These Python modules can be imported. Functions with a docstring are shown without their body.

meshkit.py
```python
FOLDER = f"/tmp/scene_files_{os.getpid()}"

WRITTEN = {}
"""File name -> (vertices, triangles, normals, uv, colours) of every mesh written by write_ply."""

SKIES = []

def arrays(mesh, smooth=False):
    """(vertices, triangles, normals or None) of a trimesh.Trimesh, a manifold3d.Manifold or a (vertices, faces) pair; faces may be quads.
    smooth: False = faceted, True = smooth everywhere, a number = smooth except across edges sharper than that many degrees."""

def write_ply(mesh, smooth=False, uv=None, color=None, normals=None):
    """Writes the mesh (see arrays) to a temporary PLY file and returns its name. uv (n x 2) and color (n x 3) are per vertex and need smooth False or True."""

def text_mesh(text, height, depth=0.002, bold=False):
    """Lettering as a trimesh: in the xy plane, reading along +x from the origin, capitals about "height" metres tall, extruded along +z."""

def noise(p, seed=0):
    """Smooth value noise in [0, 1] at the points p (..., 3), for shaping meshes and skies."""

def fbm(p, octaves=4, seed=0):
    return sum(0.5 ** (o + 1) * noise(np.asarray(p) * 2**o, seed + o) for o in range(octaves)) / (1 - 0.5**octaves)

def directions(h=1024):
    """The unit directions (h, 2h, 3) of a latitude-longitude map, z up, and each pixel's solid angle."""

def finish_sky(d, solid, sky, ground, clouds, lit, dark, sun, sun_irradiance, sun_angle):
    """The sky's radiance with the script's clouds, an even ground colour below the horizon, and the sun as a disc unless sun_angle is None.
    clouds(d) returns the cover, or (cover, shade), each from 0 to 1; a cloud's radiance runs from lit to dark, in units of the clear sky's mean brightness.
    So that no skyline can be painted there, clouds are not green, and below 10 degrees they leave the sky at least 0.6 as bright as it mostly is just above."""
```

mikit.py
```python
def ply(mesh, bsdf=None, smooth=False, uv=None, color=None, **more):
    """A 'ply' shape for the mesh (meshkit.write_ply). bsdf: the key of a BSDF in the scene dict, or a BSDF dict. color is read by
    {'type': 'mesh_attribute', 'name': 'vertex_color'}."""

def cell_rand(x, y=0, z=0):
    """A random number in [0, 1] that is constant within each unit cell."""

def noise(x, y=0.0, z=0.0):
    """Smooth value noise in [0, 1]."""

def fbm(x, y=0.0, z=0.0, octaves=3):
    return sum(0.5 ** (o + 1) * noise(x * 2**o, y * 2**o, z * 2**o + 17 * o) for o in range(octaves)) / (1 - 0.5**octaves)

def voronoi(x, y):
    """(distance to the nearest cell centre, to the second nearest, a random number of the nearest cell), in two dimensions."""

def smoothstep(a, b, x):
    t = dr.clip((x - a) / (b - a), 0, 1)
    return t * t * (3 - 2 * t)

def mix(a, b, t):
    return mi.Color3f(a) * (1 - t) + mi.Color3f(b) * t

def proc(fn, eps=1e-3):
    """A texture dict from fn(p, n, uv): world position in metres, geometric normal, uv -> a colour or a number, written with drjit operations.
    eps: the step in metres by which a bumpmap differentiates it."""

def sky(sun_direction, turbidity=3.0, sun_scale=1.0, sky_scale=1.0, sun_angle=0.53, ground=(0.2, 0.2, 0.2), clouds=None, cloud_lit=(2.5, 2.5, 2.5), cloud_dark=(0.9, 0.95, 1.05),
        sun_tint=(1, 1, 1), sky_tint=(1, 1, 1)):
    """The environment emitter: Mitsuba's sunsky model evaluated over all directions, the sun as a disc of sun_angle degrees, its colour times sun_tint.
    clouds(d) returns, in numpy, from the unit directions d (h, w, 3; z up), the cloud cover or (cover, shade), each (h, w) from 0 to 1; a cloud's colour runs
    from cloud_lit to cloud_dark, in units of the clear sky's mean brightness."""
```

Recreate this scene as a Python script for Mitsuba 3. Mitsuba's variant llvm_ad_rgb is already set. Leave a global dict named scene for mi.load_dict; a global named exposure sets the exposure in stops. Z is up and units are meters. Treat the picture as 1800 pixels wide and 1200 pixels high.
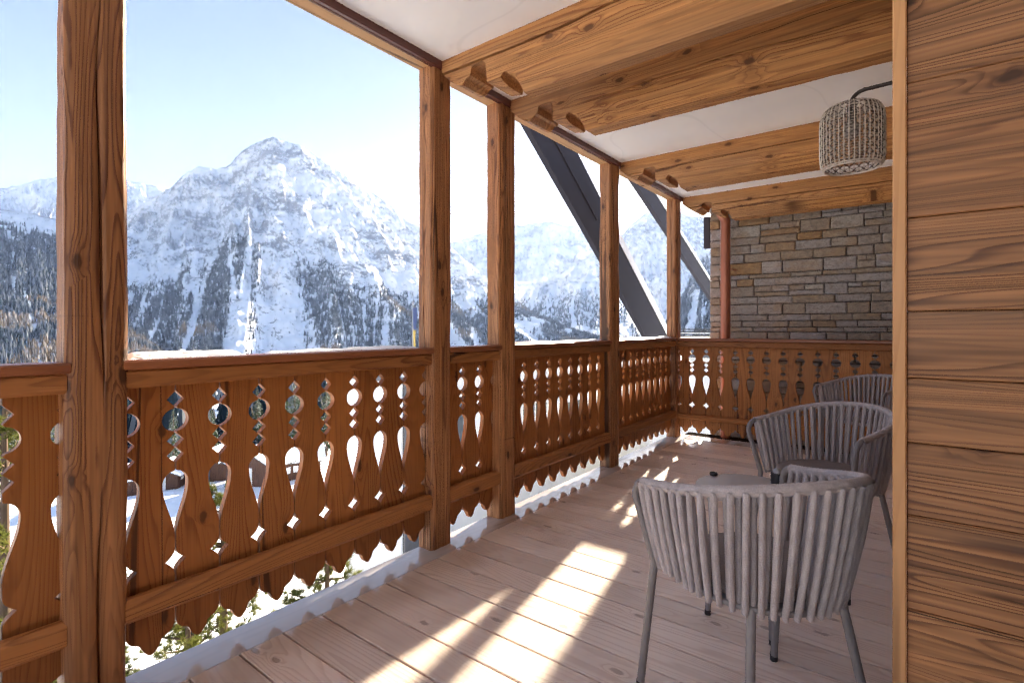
import math, random
import numpy as np, trimesh, shapely
import drjit as dr, mitsuba as mi, mikit, meshkit
from shapely.geometry import Polygon
T = mi.ScalarTransform4f
rng = np.random.default_rng(7)

# ---------------------------------------------------------------- camera, sky, exposure
F = np.array([-0.6087, 0.7934, 0.0]); R = np.array([0.7934, 0.6087, 0.0])
EYE = np.array([0.0, 0.0, 1.2])
SUN_AZ, SUN_EL = math.radians(-10.4), math.radians(18.8)      # azimuth from +y (along the balcony), elevation
SUN = [math.sin(SUN_AZ) * math.cos(SUN_EL), math.cos(SUN_AZ) * math.cos(SUN_EL), math.sin(SUN_EL)]
exposure = 4.75
HAZE = 2.9e-5
scene, labels = {}, {}
scene['haze_air'] = {'type': 'homogeneous', 'albedo': {'type': 'rgb', 'value': [0.94, 0.95, 0.96]}, 'sigma_t': {'type': 'rgb', 'value': [HAZE * .70, HAZE * .95, HAZE * 1.62]},
                     'phase': {'type': 'hg', 'g': 0.2}}
scene['camera'] = {'type': 'perspective', 'fov': 2 * math.degrees(math.atan(900 / 916.5)), 'fov_axis': 'x', 'near_clip': 0.05, 'far_clip': 60000.0,
                   'principal_point_offset_x': 0.0, 'principal_point_offset_y': 0.02,
                   'to_world': T().look_at(origin=EYE.tolist(), target=(EYE + F).tolist(), up=[0, 0, 1]), 'medium': {'type': 'ref', 'id': 'haze_air'}}
scene['sky'] = mikit.sky(SUN, turbidity=3.0, sky_scale=.225, ground=(0.6, 0.62, 0.66), sun_angle=.9, sun_tint=(.79, .985, 1.54), sky_tint=(1.03, .925, 1.0))

# ---------------------------------------------------------------- helpers
def key_of(name, parent=None):
    base = (parent + '__' if parent else '') + name
    k, i = base, 0
    while k in scene or k in labels or k in TAKEN:
        i += 1; k = f'{base}_{i:03d}'
    TAKEN.add(k)
    return k
TAKEN = set()
def thing(name, label, cat, group=None):
    k = key_of(name); labels[k] = {'label': label, 'category': cat}
    if group: labels[k]['group'] = group
    return k
def tag(k, label=None, cat=None, group=None, kind=None):
    d = labels.setdefault(k, {})
    for a, b in (('label', label), ('category', cat), ('group', group), ('kind', kind)):
        if b: d[a] = b
    return k
def put(name, mesh, mat, parent=None, smooth=False, uid=None, kind=None, label=None, cat=None, group=None):
    k = key_of(name, parent)
    v, f = (mesh if isinstance(mesh, tuple) else (mesh.vertices, mesh.faces))
    if uid is None: uid = (rng.random(), rng.random())
    m = trimesh.Trimesh(np.asarray(v, float), np.asarray(f, int), process=False)
    if smooth is not False and smooth is not True:
        m = trimesh.graph.smooth_shade(m, angle=math.radians(smooth), facet_minarea=None); smooth = True
    uv = uid if isinstance(uid, np.ndarray) else np.tile(np.round(np.array(uid) * 50) / 50, (len(m.vertices), 1))
    scene[k] = mikit.ply(m, mat, smooth=smooth, uv=uv)
    if kind or label or cat: tag(k, label, cat, group, kind)
    return k
def cat_mesh(ms):
    vs, fs, n = [], [], 0
    for v, f in ms:
        vs.append(np.asarray(v, float)); fs.append(np.asarray(f, int) + n); n += len(v)
    return np.vstack(vs), np.vstack(fs)
def quadstrip(n, m, closed_u=True):
    """faces of a grid of m rings of n points"""
    i = np.arange(n if closed_u else n - 1); j = np.arange(m - 1)
    J, I = np.meshgrid(j, i, indexing='ij'); I2 = (I + 1) % n
    a, b, c, d = J * n + I, J * n + I2, (J + 1) * n + I2, (J + 1) * n + I
    return np.vstack([np.stack([a, b, c], -1).reshape(-1, 3), np.stack([a, c, d], -1).reshape(-1, 3)])
def tube(pts, r, sides=8, flat=1.0, up=None, caps=True):
    p = np.asarray(pts, float); t = np.gradient(p, axis=0); t /= np.linalg.norm(t, axis=1, keepdims=True) + 1e-12
    if up is not None:
        a = np.cross(t, np.asarray(up, float)); a /= np.linalg.norm(a, axis=1, keepdims=True) + 1e-12
    else:                                                  # frames carried along the path
        a0 = np.cross(t[0], [1.0, 0, 0] if abs(t[0][2]) > .7 else [0, 0, 1.0]); a = []
        for q in t:
            a0 = a0 - q * (a0 @ q); a0 = a0 / np.linalg.norm(a0); a.append(a0)
        a = np.array(a)
    b = np.cross(t, a)
    rr = np.broadcast_to(np.asarray(r, float), (len(p),)); ang = np.arange(sides) * 2 * np.pi / sides
    v = (p[:, None] + rr[:, None, None] * (np.cos(ang)[None, :, None] * a[:, None] * flat + np.sin(ang)[None, :, None] * b[:, None])).reshape(-1, 3)
    f = quadstrip(sides, len(p)); nf = np.cross(v[f[0, 1]] - v[f[0, 0]], v[f[0, 2]] - v[f[0, 0]])
    if nf @ (v[f[0]].mean(0) - (p[0] + p[1]) / 2) < 0: f = f[:, ::-1]
    if caps:
        n = len(v); v = np.vstack([v, p[:1], p[-1:]]); i = np.arange(sides); q = (len(p) - 1) * sides
        for c, s0, d in ((n, 0, -t[0]), (n + 1, q, t[-1])):
            g = np.stack([np.full(sides, c), s0 + i, s0 + (i + 1) % sides], -1)
            if np.cross(v[g[0, 1]] - v[g[0, 0]], v[g[0, 2]] - v[g[0, 0]]) @ d < 0: g = g[:, ::-1]
            f = np.vstack([f, g])
    return v, f
def box(x0, x1, y0, y1, z0, z1, ch=0.0):
    if ch <= 0:
        v = np.array([[x, y, z] for x in (x0, x1) for y in (y0, y1) for z in (z0, z1)], float)
        f = np.array([[0, 1, 3], [0, 3, 2], [4, 6, 7], [4, 7, 5], [0, 4, 5], [0, 5, 1], [2, 3, 7], [2, 7, 6], [0, 2, 6], [0, 6, 4], [1, 5, 7], [1, 7, 3]])
        return v, f
    P = []
    for x in (x0, x1):
        for y in (y0, y1):
            for z in (z0, z1):
                sx, sy, sz = (ch if x == x0 else -ch), (ch if y == y0 else -ch), (ch if z == z0 else -ch)
                P += [(x, y + sy, z + sz), (x + sx, y, z + sz), (x + sx, y + sy, z)]
    return hull(P)
def hull(P):
    m = trimesh.convex.convex_hull(np.asarray(P, float))
    return np.array(m.vertices), np.array(m.faces)
def rot(v, ang, c=(0, 0)):
    v = np.array(v, float); s, k = math.sin(ang), math.cos(ang); x, y = v[:, 0] - c[0], v[:, 1] - c[1]
    v[:, 0], v[:, 1] = c[0] + k * x - s * y, c[1] + s * x + k * y
    return v
def extrude(poly, depth):
    m = trimesh.creation.extrude_polygon(poly, depth, engine='earcut')
    return np.array(m.vertices), np.array(m.faces)
AX = {'x': (0, 1, 2), 'y': (1, 2, 0), 'z': (2, 0, 1)}
def timber(axis, a0, a1, b0, b1, c0, c1, ch=.012, step=.03, amp=.004, seed=0, crack=None, clamp=None, steps=None, freq=2.2):
    """A hewn timber along an axis: b, c are the two cross axes in cyclic order. crack: (side, position 0..1, width, depth)."""
    la, lb, lc = AX[axis]
    A = np.arange(a0, a1 + step * .5, step) if steps is None else np.asarray(steps, float)
    A[0], A[-1] = a0, a1
    nb = 6
    def side(p, q, skip=None):
        ts = np.linspace(0, 1, nb + 1)[:-1]
        return [(p[0] + (q[0] - p[0]) * t, p[1] + (q[1] - p[1]) * t) for t in ts]
    chs = ch if isinstance(ch, (tuple, list)) else (ch,) * 4                     # corners: b0c0, b1c0, b1c1, b0c1
    q0, q1, q2, q3 = chs
    ring, sid = [], []
    for n_, (p, q) in enumerate((((b0 + q0, c0), (b1 - q1, c0)), ((b1, c0 + q1), (b1, c1 - q2)), ((b1 - q2, c1), (b0 + q3, c1)), ((b0, c1 - q3), (b0, c0 + q0)))):
        s = side(p, q)
        if crack and crack[0] == n_:
            L = math.hypot(q[0] - p[0], q[1] - p[1]); t = crack[1]; w = crack[2] / L
            s = [x for x, tt in zip(s, np.linspace(0, 1, nb + 1)[:-1]) if abs(tt - t) > w * 1.2]
            tt = [u for u in np.linspace(0, 1, nb + 1)[:-1] if abs(u - t) > w * 1.2]
            s = s + [(p[0] + (q[0] - p[0]) * u, p[1] + (q[1] - p[1]) * u) for u in (t - w, t, t + w)]; tt = tt + [t - w, t, t + w]
            o = np.argsort(tt); s = [s[i] for i in o]; ids = [('c' if abs(tt[i] - t) < 1e-9 else n_) for i in o]
        else: ids = [n_] * len(s)
        ring += s + [q]; sid += ids + [n_]
    ring = np.array(ring); n = len(ring)
    cb, cc = (b0 + b1) / 2, (c0 + c1) / 2
    B = np.tile(ring[:, 0], (len(A), 1)); C = np.tile(ring[:, 1], (len(A), 1)); AA = np.tile(A[:, None], (1, n))
    P = np.stack([AA * freq, B * 9 + seed * 7.3, C * 9], -1)
    d = (meshkit.fbm(P, 3, seed) - .5) * 2 * amp
    d2 = (meshkit.noise(np.stack([AA * 14, B * 25, C * 25], -1), seed + 5) - .5) * amp * .5
    ext = np.hypot(ring[:, 0] - cb, ring[:, 1] - cc)[None]
    B = B + (B - cb) / ext * (d + d2); C = C + (C - cc) / ext * (d + d2)
    if crack:
        k = sid.index('c'); w_ = (meshkit.noise(np.stack([A * 1.3, A * 0 + seed, A * 0], -1), seed + 3) - .12) * 1.5
        w_ = w_ + (crack[4] if len(crack) > 4 else 0); dep = crack[3] * np.clip(w_, 0, 1)
        wob = (meshkit.noise(np.stack([A * 3, A * 0 + seed, A * 0 + 4], -1), seed + 9) - .5) * .02
        for kk in (k - 1, k, k + 1):
            if crack[0] in (0, 2): B[:, kk] += wob
            else: C[:, kk] += wob
        cl = np.clip(w_ * 3, .15, 1)
        for kk in (k - 1, k + 1):
            B[:, kk] = B[:, k] + (B[:, kk] - B[:, k]) * cl; C[:, kk] = C[:, k] + (C[:, kk] - C[:, k]) * cl
        if crack[0] == 0: C[:, k] += dep
        if crack[0] == 2: C[:, k] -= dep
        if crack[0] == 1: B[:, k] -= dep
        if crack[0] == 3: B[:, k] += dep
    v = np.zeros((len(A), n, 3)); v[..., la], v[..., lb], v[..., lc] = AA, B, C
    if clamp is not None:
        zb = clamp(v[..., 0]); v[..., 2] = np.maximum(v[..., 2], zb)
    v = v.reshape(-1, 3); f = quadstrip(n, len(A))
    m0 = np.zeros(3); m0[la], m0[lb], m0[lc] = a0, cb, cc; m1 = m0.copy(); m1[la] = a1
    if clamp is not None:
        m0[2] = v[:n, 2].mean(); m1[2] = v[-n:, 2].mean()
    k = len(v); v = np.vstack([v, m0, m1]); i = np.arange(n); q = (len(A) - 1) * n
    f = np.vstack([f, np.stack([np.full(n, k), (i + 1) % n, i], -1), np.stack([np.full(n, k + 1), q + i, q + (i + 1) % n], -1)])
    if trimesh.Trimesh(v, f, process=False).volume < 0: f = f[:, ::-1]
    return v, f

# ---------------------------------------------------------------- materials
from mikit import noise, fbm, voronoi, smoothstep, mix, cell_rand, proc
def ruid(uv): return dr.round(uv.x * 50) / 50, dr.round(uv.y * 50) / 50
def wood_parts(p, uv, axis, rings, knots=True, wave=1.0, bf=4.5, kn=.80):
    u, w = ruid(uv)
    a, b, c = {'x': (p.x, p.y, p.z), 'y': (p.y, p.z, p.x), 'z': (p.z, p.x, p.y)}[axis]
    a = a + u * 37.0; b = b + w * 5.3; c = c + u * 3.1
    s = b + c
    r = b * (.5 + u) + c * (1.5 - u)
    f1 = fbm(a * .50, b * bf, c * bf, 3) - .5
    t = r * rings * .42 + rings * wave * .34 * f1 + .5 * noise(a * 3.0, b * 40, c * 40)
    k = mi.Float(0); kc = mi.Float(0)
    if knots:
        d1, _, which = voronoi(a * 3.4 + 3.7 * w, s * 7.5 + 11 * u)
        on = dr.select(which > kn, mi.Float(1), mi.Float(0))
        d1 = d1 + .05 * (noise(a * 60, s * 60, 4.0) - .5)
        k = on * dr.exp(-d1 * d1 * 30.0); kc = on * smoothstep(.115, .05, d1)
        t = t + 2.2 * k
    ph = t - dr.floor(t)
    calm = .35 + .65 * smoothstep(.30, .62, noise(a * .8 + 9, b * 7, c * 7))
    late = smoothstep(.42, .92, ph) * smoothstep(1.0, .88, ph) * calm
    fib = noise(a * 9.0, b * 230.0, c * 230.0) * .6 + noise(a * 5.0 + 3, b * 90.0, c * 90.0) * .4
    cr = noise(a * .33 + 5.0, s * 17.0, 3.0 + u * 9)
    crack = smoothstep(.022, .005, dr.abs(cr - .5)) * smoothstep(.46, .58, noise(a * .9, s * 6.0, u * 7))
    tone = fbm(a * .8, b * 3.0, c * 3.0, 2)
    return late, fib, crack, tone, kc, k
def wood(name, axis, light, dark, rings=34, rough=.55, knots=True, relief=.0012, wave=1.0, contrast=1.0, grey=None, spec=.35, clear=0.0, bf=4.5, kn=.80, saw=0.0, streak=0.0):
    def col(p, n, uv):
        late, fib, crack, tone, kc, k = wood_parts(p, uv, axis, rings, knots, wave, bf, kn)
        u, w = ruid(uv)
        base = mix(light, dark, dr.clip(late * .75 * contrast + (fib - .5) * .42 + (tone - .5) * .55 + .22 + (w - .5) * .34, 0, 1))
        if streak:
            a, b, c = {'x': (p.x, p.y, p.z), 'y': (p.y, p.z, p.x), 'z': (p.z, p.x, p.y)}[axis]
            f = .55 * noise(a * 1.8 + u * 31, b * 75, c * 75) + .45 * noise(a * 4.5 + w * 17, b * 170, c * 170)
            base = base * (1 + streak * 2.2 * (f - .5))
        if grey is not None: base = mix(base, grey, smoothstep(.45, .8, tone) * .35)
        kd = mi.Color3f([x * .38 for x in dark])
        base = mix(base, mi.Color3f(dark), dr.clip(k * .55, 0, 1))
        base = mix(base, kd, dr.clip(kc * .85 + crack * .9, 0, 1))
        if saw:
            a = {'x': p.x, 'y': p.y, 'z': p.z}[axis]; s = p.x + p.y + p.z - a
            base = mix(base, kd, smoothstep(.80, .90, noise(a * 55, s * .4, u * 9)) * smoothstep(.62, .74, noise(a * 1.7, s * 6.0, 7 + u)) * .5)
        return base * (.88 + .24 * u)
    def hgt(p, n, uv):
        late, fib, crack, tone, kc, k = wood_parts(p, uv, axis, rings, knots, wave, bf, kn)
        return late * .55 + fib * .25 - crack * 1.2 + kc * .2
    def rgh(p, n, uv):
        u, w = ruid(uv)
        return rough + .25 * (fbm(p.x * 3, p.y * 3, p.z * 3, 2) - .5)
    b = {'type': 'principled', 'base_color': proc(col), 'roughness': proc(rgh), 'specular': spec}
    if clear: b.update(clearcoat=clear, clearcoat_gloss=.85)
    if relief: b = {'type': 'bumpmap', 'texture': proc(hgt, eps=6e-4), 'scale': relief, 'bsdf': b}
    scene[name] = b
wood('wood_post', 'z', (.395, .180, .072), (.15, .054, .022), rings=95, relief=.0018, contrast=1.0, streak=.45, kn=.70, bf=8.0, wave=.7, saw=1.0)
wood('wood_board', 'z', (.38, .145, .038), (.20, .060, .014), rings=85, rough=.5, relief=.0006, contrast=.8, wave=1.1)
wood('wood_rail', 'y', (.38, .158, .050), (.15, .050, .016), rings=115, relief=.001, contrast=.8)
wood('wood_cap', 'y', (.27, .10, .045), (.15, .045, .02), rings=30, rough=.38, relief=.0004, contrast=.7, clear=.35)
wood('wood_railx', 'x', (.38, .158, .050), (.15, .050, .016), rings=115, relief=.001, contrast=.8)
wood('wood_capx', 'x', (.27, .10, .045), (.15, .045, .02), rings=30, rough=.38, relief=.0004, contrast=.7, clear=.35)
wood('wood_beam', 'x', (.48, .235, .083), (.22, .082, .026), rings=85, relief=.0016, contrast=1.0, streak=.4, kn=.55, grey=(.30, .19, .11), bf=8.0, wave=.7)
wood('wood_lintel', 'y', (.48, .27, .12), (.27, .12, .045), rings=60, relief=.001, contrast=.6)
wood('wood_plank', 'x', (.29, .135, .056), (.082, .030, .012), rings=105, relief=.0010, contrast=1.0, streak=.55, wave=.75, grey=(.22, .15, .105), bf=9.0)
wood('wood_trim', 'z', (.52, .28, .125), (.40, .195, .078), rings=90, knots=False, relief=.0003, contrast=.5, wave=.5)
wood('wood_barn', 'z', (.115, .05, .028), (.05, .022, .014), rings=10, relief=0, knots=False)

DECK_EDGE = -1.968
def deck_col(p, n, uv):
    late, fib, crack, tone, kc, k = wood_parts(p, uv, 'x', 80, True, .9)
    u, w = ruid(uv)
    c = mix((.84, .725, .64), (.64, .50, .415), dr.clip(late * .55 + (fib - .5) * .3 + (tone - .5) * .5 + .2, 0, 1))
    c = mix(c, (.22, .13, .09), dr.clip(kc * .55, 0, 1))
    wet = smoothstep(.38, .0, p.x - DECK_EDGE + .35 * (fbm(p.x * 5, p.y * 5, 0, 3) - .5))
    c = mix(c, c * mi.Color3f(.62, .56, .50), wet * .7)
    return c * (.9 + .2 * u)
def deck_rough(p, n, uv):
    wet = smoothstep(.30, .0, p.x - DECK_EDGE + .45 * (fbm(p.x * 6, p.y * 6, 0, 3) - .5))
    return dr.clip(.40 + .16 * (fbm(p.x * 4, p.y * 14, 2, 2) - .5) - .34 * wet, .06, 1)
def deck_h(p, n, uv):
    late, fib, crack, tone, kc, k = wood_parts(p, uv, 'x', 80, True, .9)
    wet = smoothstep(.30, .0, p.x - DECK_EDGE + .45 * (fbm(p.x * 6, p.y * 6, 0, 3) - .5))
    return (late * .5 + fib * .3) * (1 - wet * .9)
scene['deck_wood'] = {'type': 'bumpmap', 'texture': proc(deck_h, eps=6e-4), 'scale': .0006, 'bsdf': {'type': 'principled', 'base_color': proc(deck_col), 'roughness': proc(deck_rough), 'specular': .5}}
def sill_col(p, n, uv):
    late, fib, crack, tone, kc, k = wood_parts(p, uv, 'y', 30, False, .8)
    c = mix((.40, .31, .25), (.24, .17, .13), dr.clip(late * .5 + (tone - .5) * .8 + .2, 0, 1))
    ice = smoothstep(.42, .62, fbm(p.x * 7, p.y * 2.2, 1, 3))
    return mix(c, (.62, .64, .68), ice * .4)
def sill_rough(p, n, uv):
    return dr.clip(.025 + .12 * smoothstep(.50, .75, fbm(p.x * 9, p.y * 2.5, 4, 3)) + .12 * smoothstep(-2.06, -2.10, p.x), .02, 1)
scene['wet_sill'] = {'type': 'principled', 'base_color': proc(sill_col), 'roughness': proc(sill_rough), 'specular': .75, 'clearcoat': .5, 'clearcoat_gloss': .95}
def plaster_col(p, n, uv):
    return mi.Color3f(.88, .86, .84) * (.90 + .15 * fbm(p.x * 2.5, p.y * 2.5, p.z, 4)) * (1 - .06 * smoothstep(.012, .003, dr.abs(noise(p.x * 1.3, p.y * 1.3, 5) - .5)))
scene['plaster'] = {'type': 'bumpmap', 'texture': proc(lambda p, n, uv: fbm(p.x * 22, p.y * 22, 1, 3), eps=.002), 'scale': .0012, 'bsdf': {'type': 'principled', 'base_color': proc(plaster_col), 'roughness': .85, 'specular': .2}}
def stone_col(p, n, uv):
    u, w = ruid(uv)
    h = cell_rand(u * 50 + .5, w * 50 + .5, 3)
    c = mix((.26, .21, .165), (.30, .285, .29), w)
    c = mix(c, (.30, .19, .10), smoothstep(.85, 1.0, u))
    c = mix(c, (.34, .315, .29), smoothstep(.93, 1.0, h))
    g = fbm(p.x * 26, p.z * 55, p.y * 20 + u * 9, 4); s = fbm(p.x * 6, p.z * 9, u * 30, 3)
    c = c * (.62 + .75 * g)
    c = mix(c, (.33, .22, .12), smoothstep(.55, .75, s) * .4)
    return mix(c, (.10, .095, .09), smoothstep(.60, .70, noise(p.x * 90, p.z * 90, 3)) * .3)
scene['stone'] = {'type': 'bumpmap', 'texture': proc(lambda p, n, uv: fbm(p.x * 40, p.z * 70, p.y * 40, 4), eps=.002), 'scale': .012, 'bsdf': {'type': 'principled', 'base_color': proc(stone_col), 'roughness': .85, 'specular': .25}}
scene['gap_shadow'] = {'type': 'diffuse', 'reflectance': {'type': 'rgb', 'value': [.02, .017, .015]}}
scene['mortar'] = {'type': 'diffuse', 'reflectance': {'type': 'rgb', 'value': [.075, .066, .058]}}
def rgb(*c): return {'type': 'rgb', 'value': list(c)}
def copper_col(p, n, uv):
    return mix((.36, .135, .078), (.23, .078, .045), fbm(p.x * 9, p.y * 9, p.z * 4, 3))
scene['copper'] = {'type': 'principled', 'base_color': proc(copper_col), 'metallic': .35, 'roughness': .38, 'specular': .6}
def red_metal(p, n, uv): return mix((.13, .042, .030), (.085, .028, .02), fbm(p.x * 9, p.y * 3, p.z * 9, 3))
scene['channel_metal'] = {'type': 'principled', 'base_color': proc(red_metal), 'roughness': .38, 'specular': .5}
def steel_col(p, n, uv): return mix((.050, .050, .064), (.040, .040, .052), fbm(p.x * 1.5, p.y * 1.5, p.z * 1.5, 3))
scene['steel'] = {'type': 'principled', 'base_color': proc(steel_col), 'roughness': .75, 'specular': .12}
def snow_col(p, n, uv): return mi.Color3f(.86, .88, .91) * (.95 + .06 * fbm(p.x * .6, p.y * .6, p.z, 3))
scene['snow'] = {'type': 'principled', 'base_color': proc(snow_col), 'roughness': .8, 'specular': .15}
scene['snow_near'] = {'type': 'bumpmap', 'texture': proc(lambda p, n, uv: fbm(p.x * 60, p.y * 60, p.z * 60, 3), eps=.002), 'scale': .006, 'bsdf': {'type': 'principled', 'base_color': rgb(.88, .90, .93), 'roughness': .7, 'specular': .2}}
def frame_col(p, n, uv): return mi.Color3f(.205, .188, .192) * (.94 + .12 * noise(p.x * 60, p.y * 60, p.z * 60))
scene['frame_metal'] = {'type': 'principled', 'base_color': proc(frame_col), 'roughness': .42, 'specular': .4}
def rope_col(p, n, uv):
    u, w = ruid(uv)
    s = noise(p.x * 520, p.y * 520, p.z * 300); l = fbm(p.x * 60, p.y * 60, p.z * 30, 2)
    c = mix((.29, .255, .262), (.54, .49, .495), dr.clip(s * .75 + (l - .5) * .5 + .12, 0, 1))
    return c * (.9 + .2 * u)
scene['rope'] = {'type': 'bumpmap', 'texture': proc(lambda p, n, uv: noise(p.x * 420, p.y * 420, p.z * 260), eps=.0006), 'scale': .0009, 'bsdf': {'type': 'principled', 'base_color': proc(rope_col), 'roughness': .85, 'specular': .15, 'sheen': .3}}
def cush_col(p, n, uv): return mi.Color3f(.175, .15, .148) * (.85 + .3 * noise(p.x * 300, p.y * 300, p.z * 300))
scene['cushion_fabric'] = {'type': 'principled', 'base_color': proc(cush_col), 'roughness': .85, 'sheen': .4, 'specular': .2}
scene['seat_tray'] = {'type': 'principled', 'base_color': rgb(.42, .40, .41), 'roughness': .4}
def table_col(p, n, uv): return mi.Color3f(.33, .30, .30) * (.93 + .14 * fbm(p.x * 12, p.y * 12, 0, 3))
scene['table_top'] = {'type': 'principled', 'base_color': proc(table_col), 'roughness': .38, 'specular': .5}
scene['black_metal'] = {'type': 'principled', 'base_color': rgb(.018, .018, .022), 'roughness': .4}
scene['lid_metal'] = {'type': 'principled', 'base_color': rgb(.30, .30, .32), 'roughness': .35, 'metallic': .5}
scene['cord_beige'] = {'type': 'principled', 'base_color': proc(lambda p, n, uv: mix((.70, .63, .55), (.46, .40, .35), noise(p.x * 300, p.y * 300, p.z * 300))), 'roughness': .8}
scene['cord_dark'] = {'type': 'principled', 'base_color': proc(lambda p, n, uv: mix((.035, .020, .015), (.075, .045, .032), noise(p.x * 200, p.y * 200, p.z * 200))), 'roughness': .75}
scene['lamp_arm'] = {'type': 'principled', 'base_color': rgb(.03, .022, .02), 'roughness': .4}
scene['bulb_glass'] = {'type': 'principled', 'base_color': rgb(.25, .22, .2), 'roughness': .3}
scene['white_render'] = {'type': 'principled', 'base_color': proc(lambda p, n, uv: mi.Color3f(.72, .72, .71) * (.95 + .08 * fbm(p.y * 1.2, p.z * 1.2, p.x, 3))), 'roughness': .85}
scene['window_glass'] = {'type': 'principled', 'base_color': rgb(.05, .06, .075), 'roughness': .06, 'specular': .8}
scene['frame_grey'] = {'type': 'principled', 'base_color': rgb(.10, .10, .11), 'roughness': .5}
scene['frame_white'] = {'type': 'principled', 'base_color': rgb(.7, .7, .7), 'roughness': .5}
def mountain_col(p, n, uv):
    up = mi.Float(n.z)
    big = fbm(p.x * .005, p.y * .005, p.z * .007, 4)
    st = fbm(p.x * .034 + p.z * .030, p.y * .034 - p.z * .024, p.z * .040, 4)
    fine = fbm(p.x * .15 + p.z * .10, p.y * .15, p.z * .20, 3)
    rock = smoothstep(.572, .63, st * .42 + fine * .58 + (big - .5) * .50 + (.74 - up) * .22)
    rock = rock * smoothstep(.995, .90, up)
    rc = mix((.12, .13, .155), (.24, .245, .265), st)
    return mix(mi.Color3f(.94, .95, .97), rc, rock * .85)
scene['mountain_rock'] = {'type': 'diffuse', 'reflectance': proc(mountain_col)}
def conifer(c0, c1, sn):
    def f(p, n, uv):
        c = mix(c0, c1, uv.x)
        return mix(c, (.75, .78, .83), smoothstep(.62, .75, uv.y) * sn)
    return f
scene['spruce_far'] = {'type': 'diffuse', 'reflectance': proc(conifer((.007, .015, .024), (.022, .034, .042), .20))}
scene['larch_far'] = {'type': 'diffuse', 'reflectance': proc(conifer((.10, .072, .045), (.17, .125, .075), .2))}
scene['spruce_leaf'] = {'type': 'principledthin', 'base_color': proc(conifer((.028, .045, .022), (.075, .095, .040), .5)), 'roughness': .6, 'diff_trans': .5}
scene['pine_leaf'] = {'type': 'principledthin', 'base_color': proc(conifer((.10, .12, .03), (.20, .20, .055), .0)), 'roughness': .5, 'diff_trans': .7}
scene['bark'] = {'type': 'diffuse', 'reflectance': proc(lambda p, n, uv: mix((.10, .07, .05), (.18, .13, .10), fbm(p.x * 20, p.y * 20, p.z * 5, 3)))}
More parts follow.
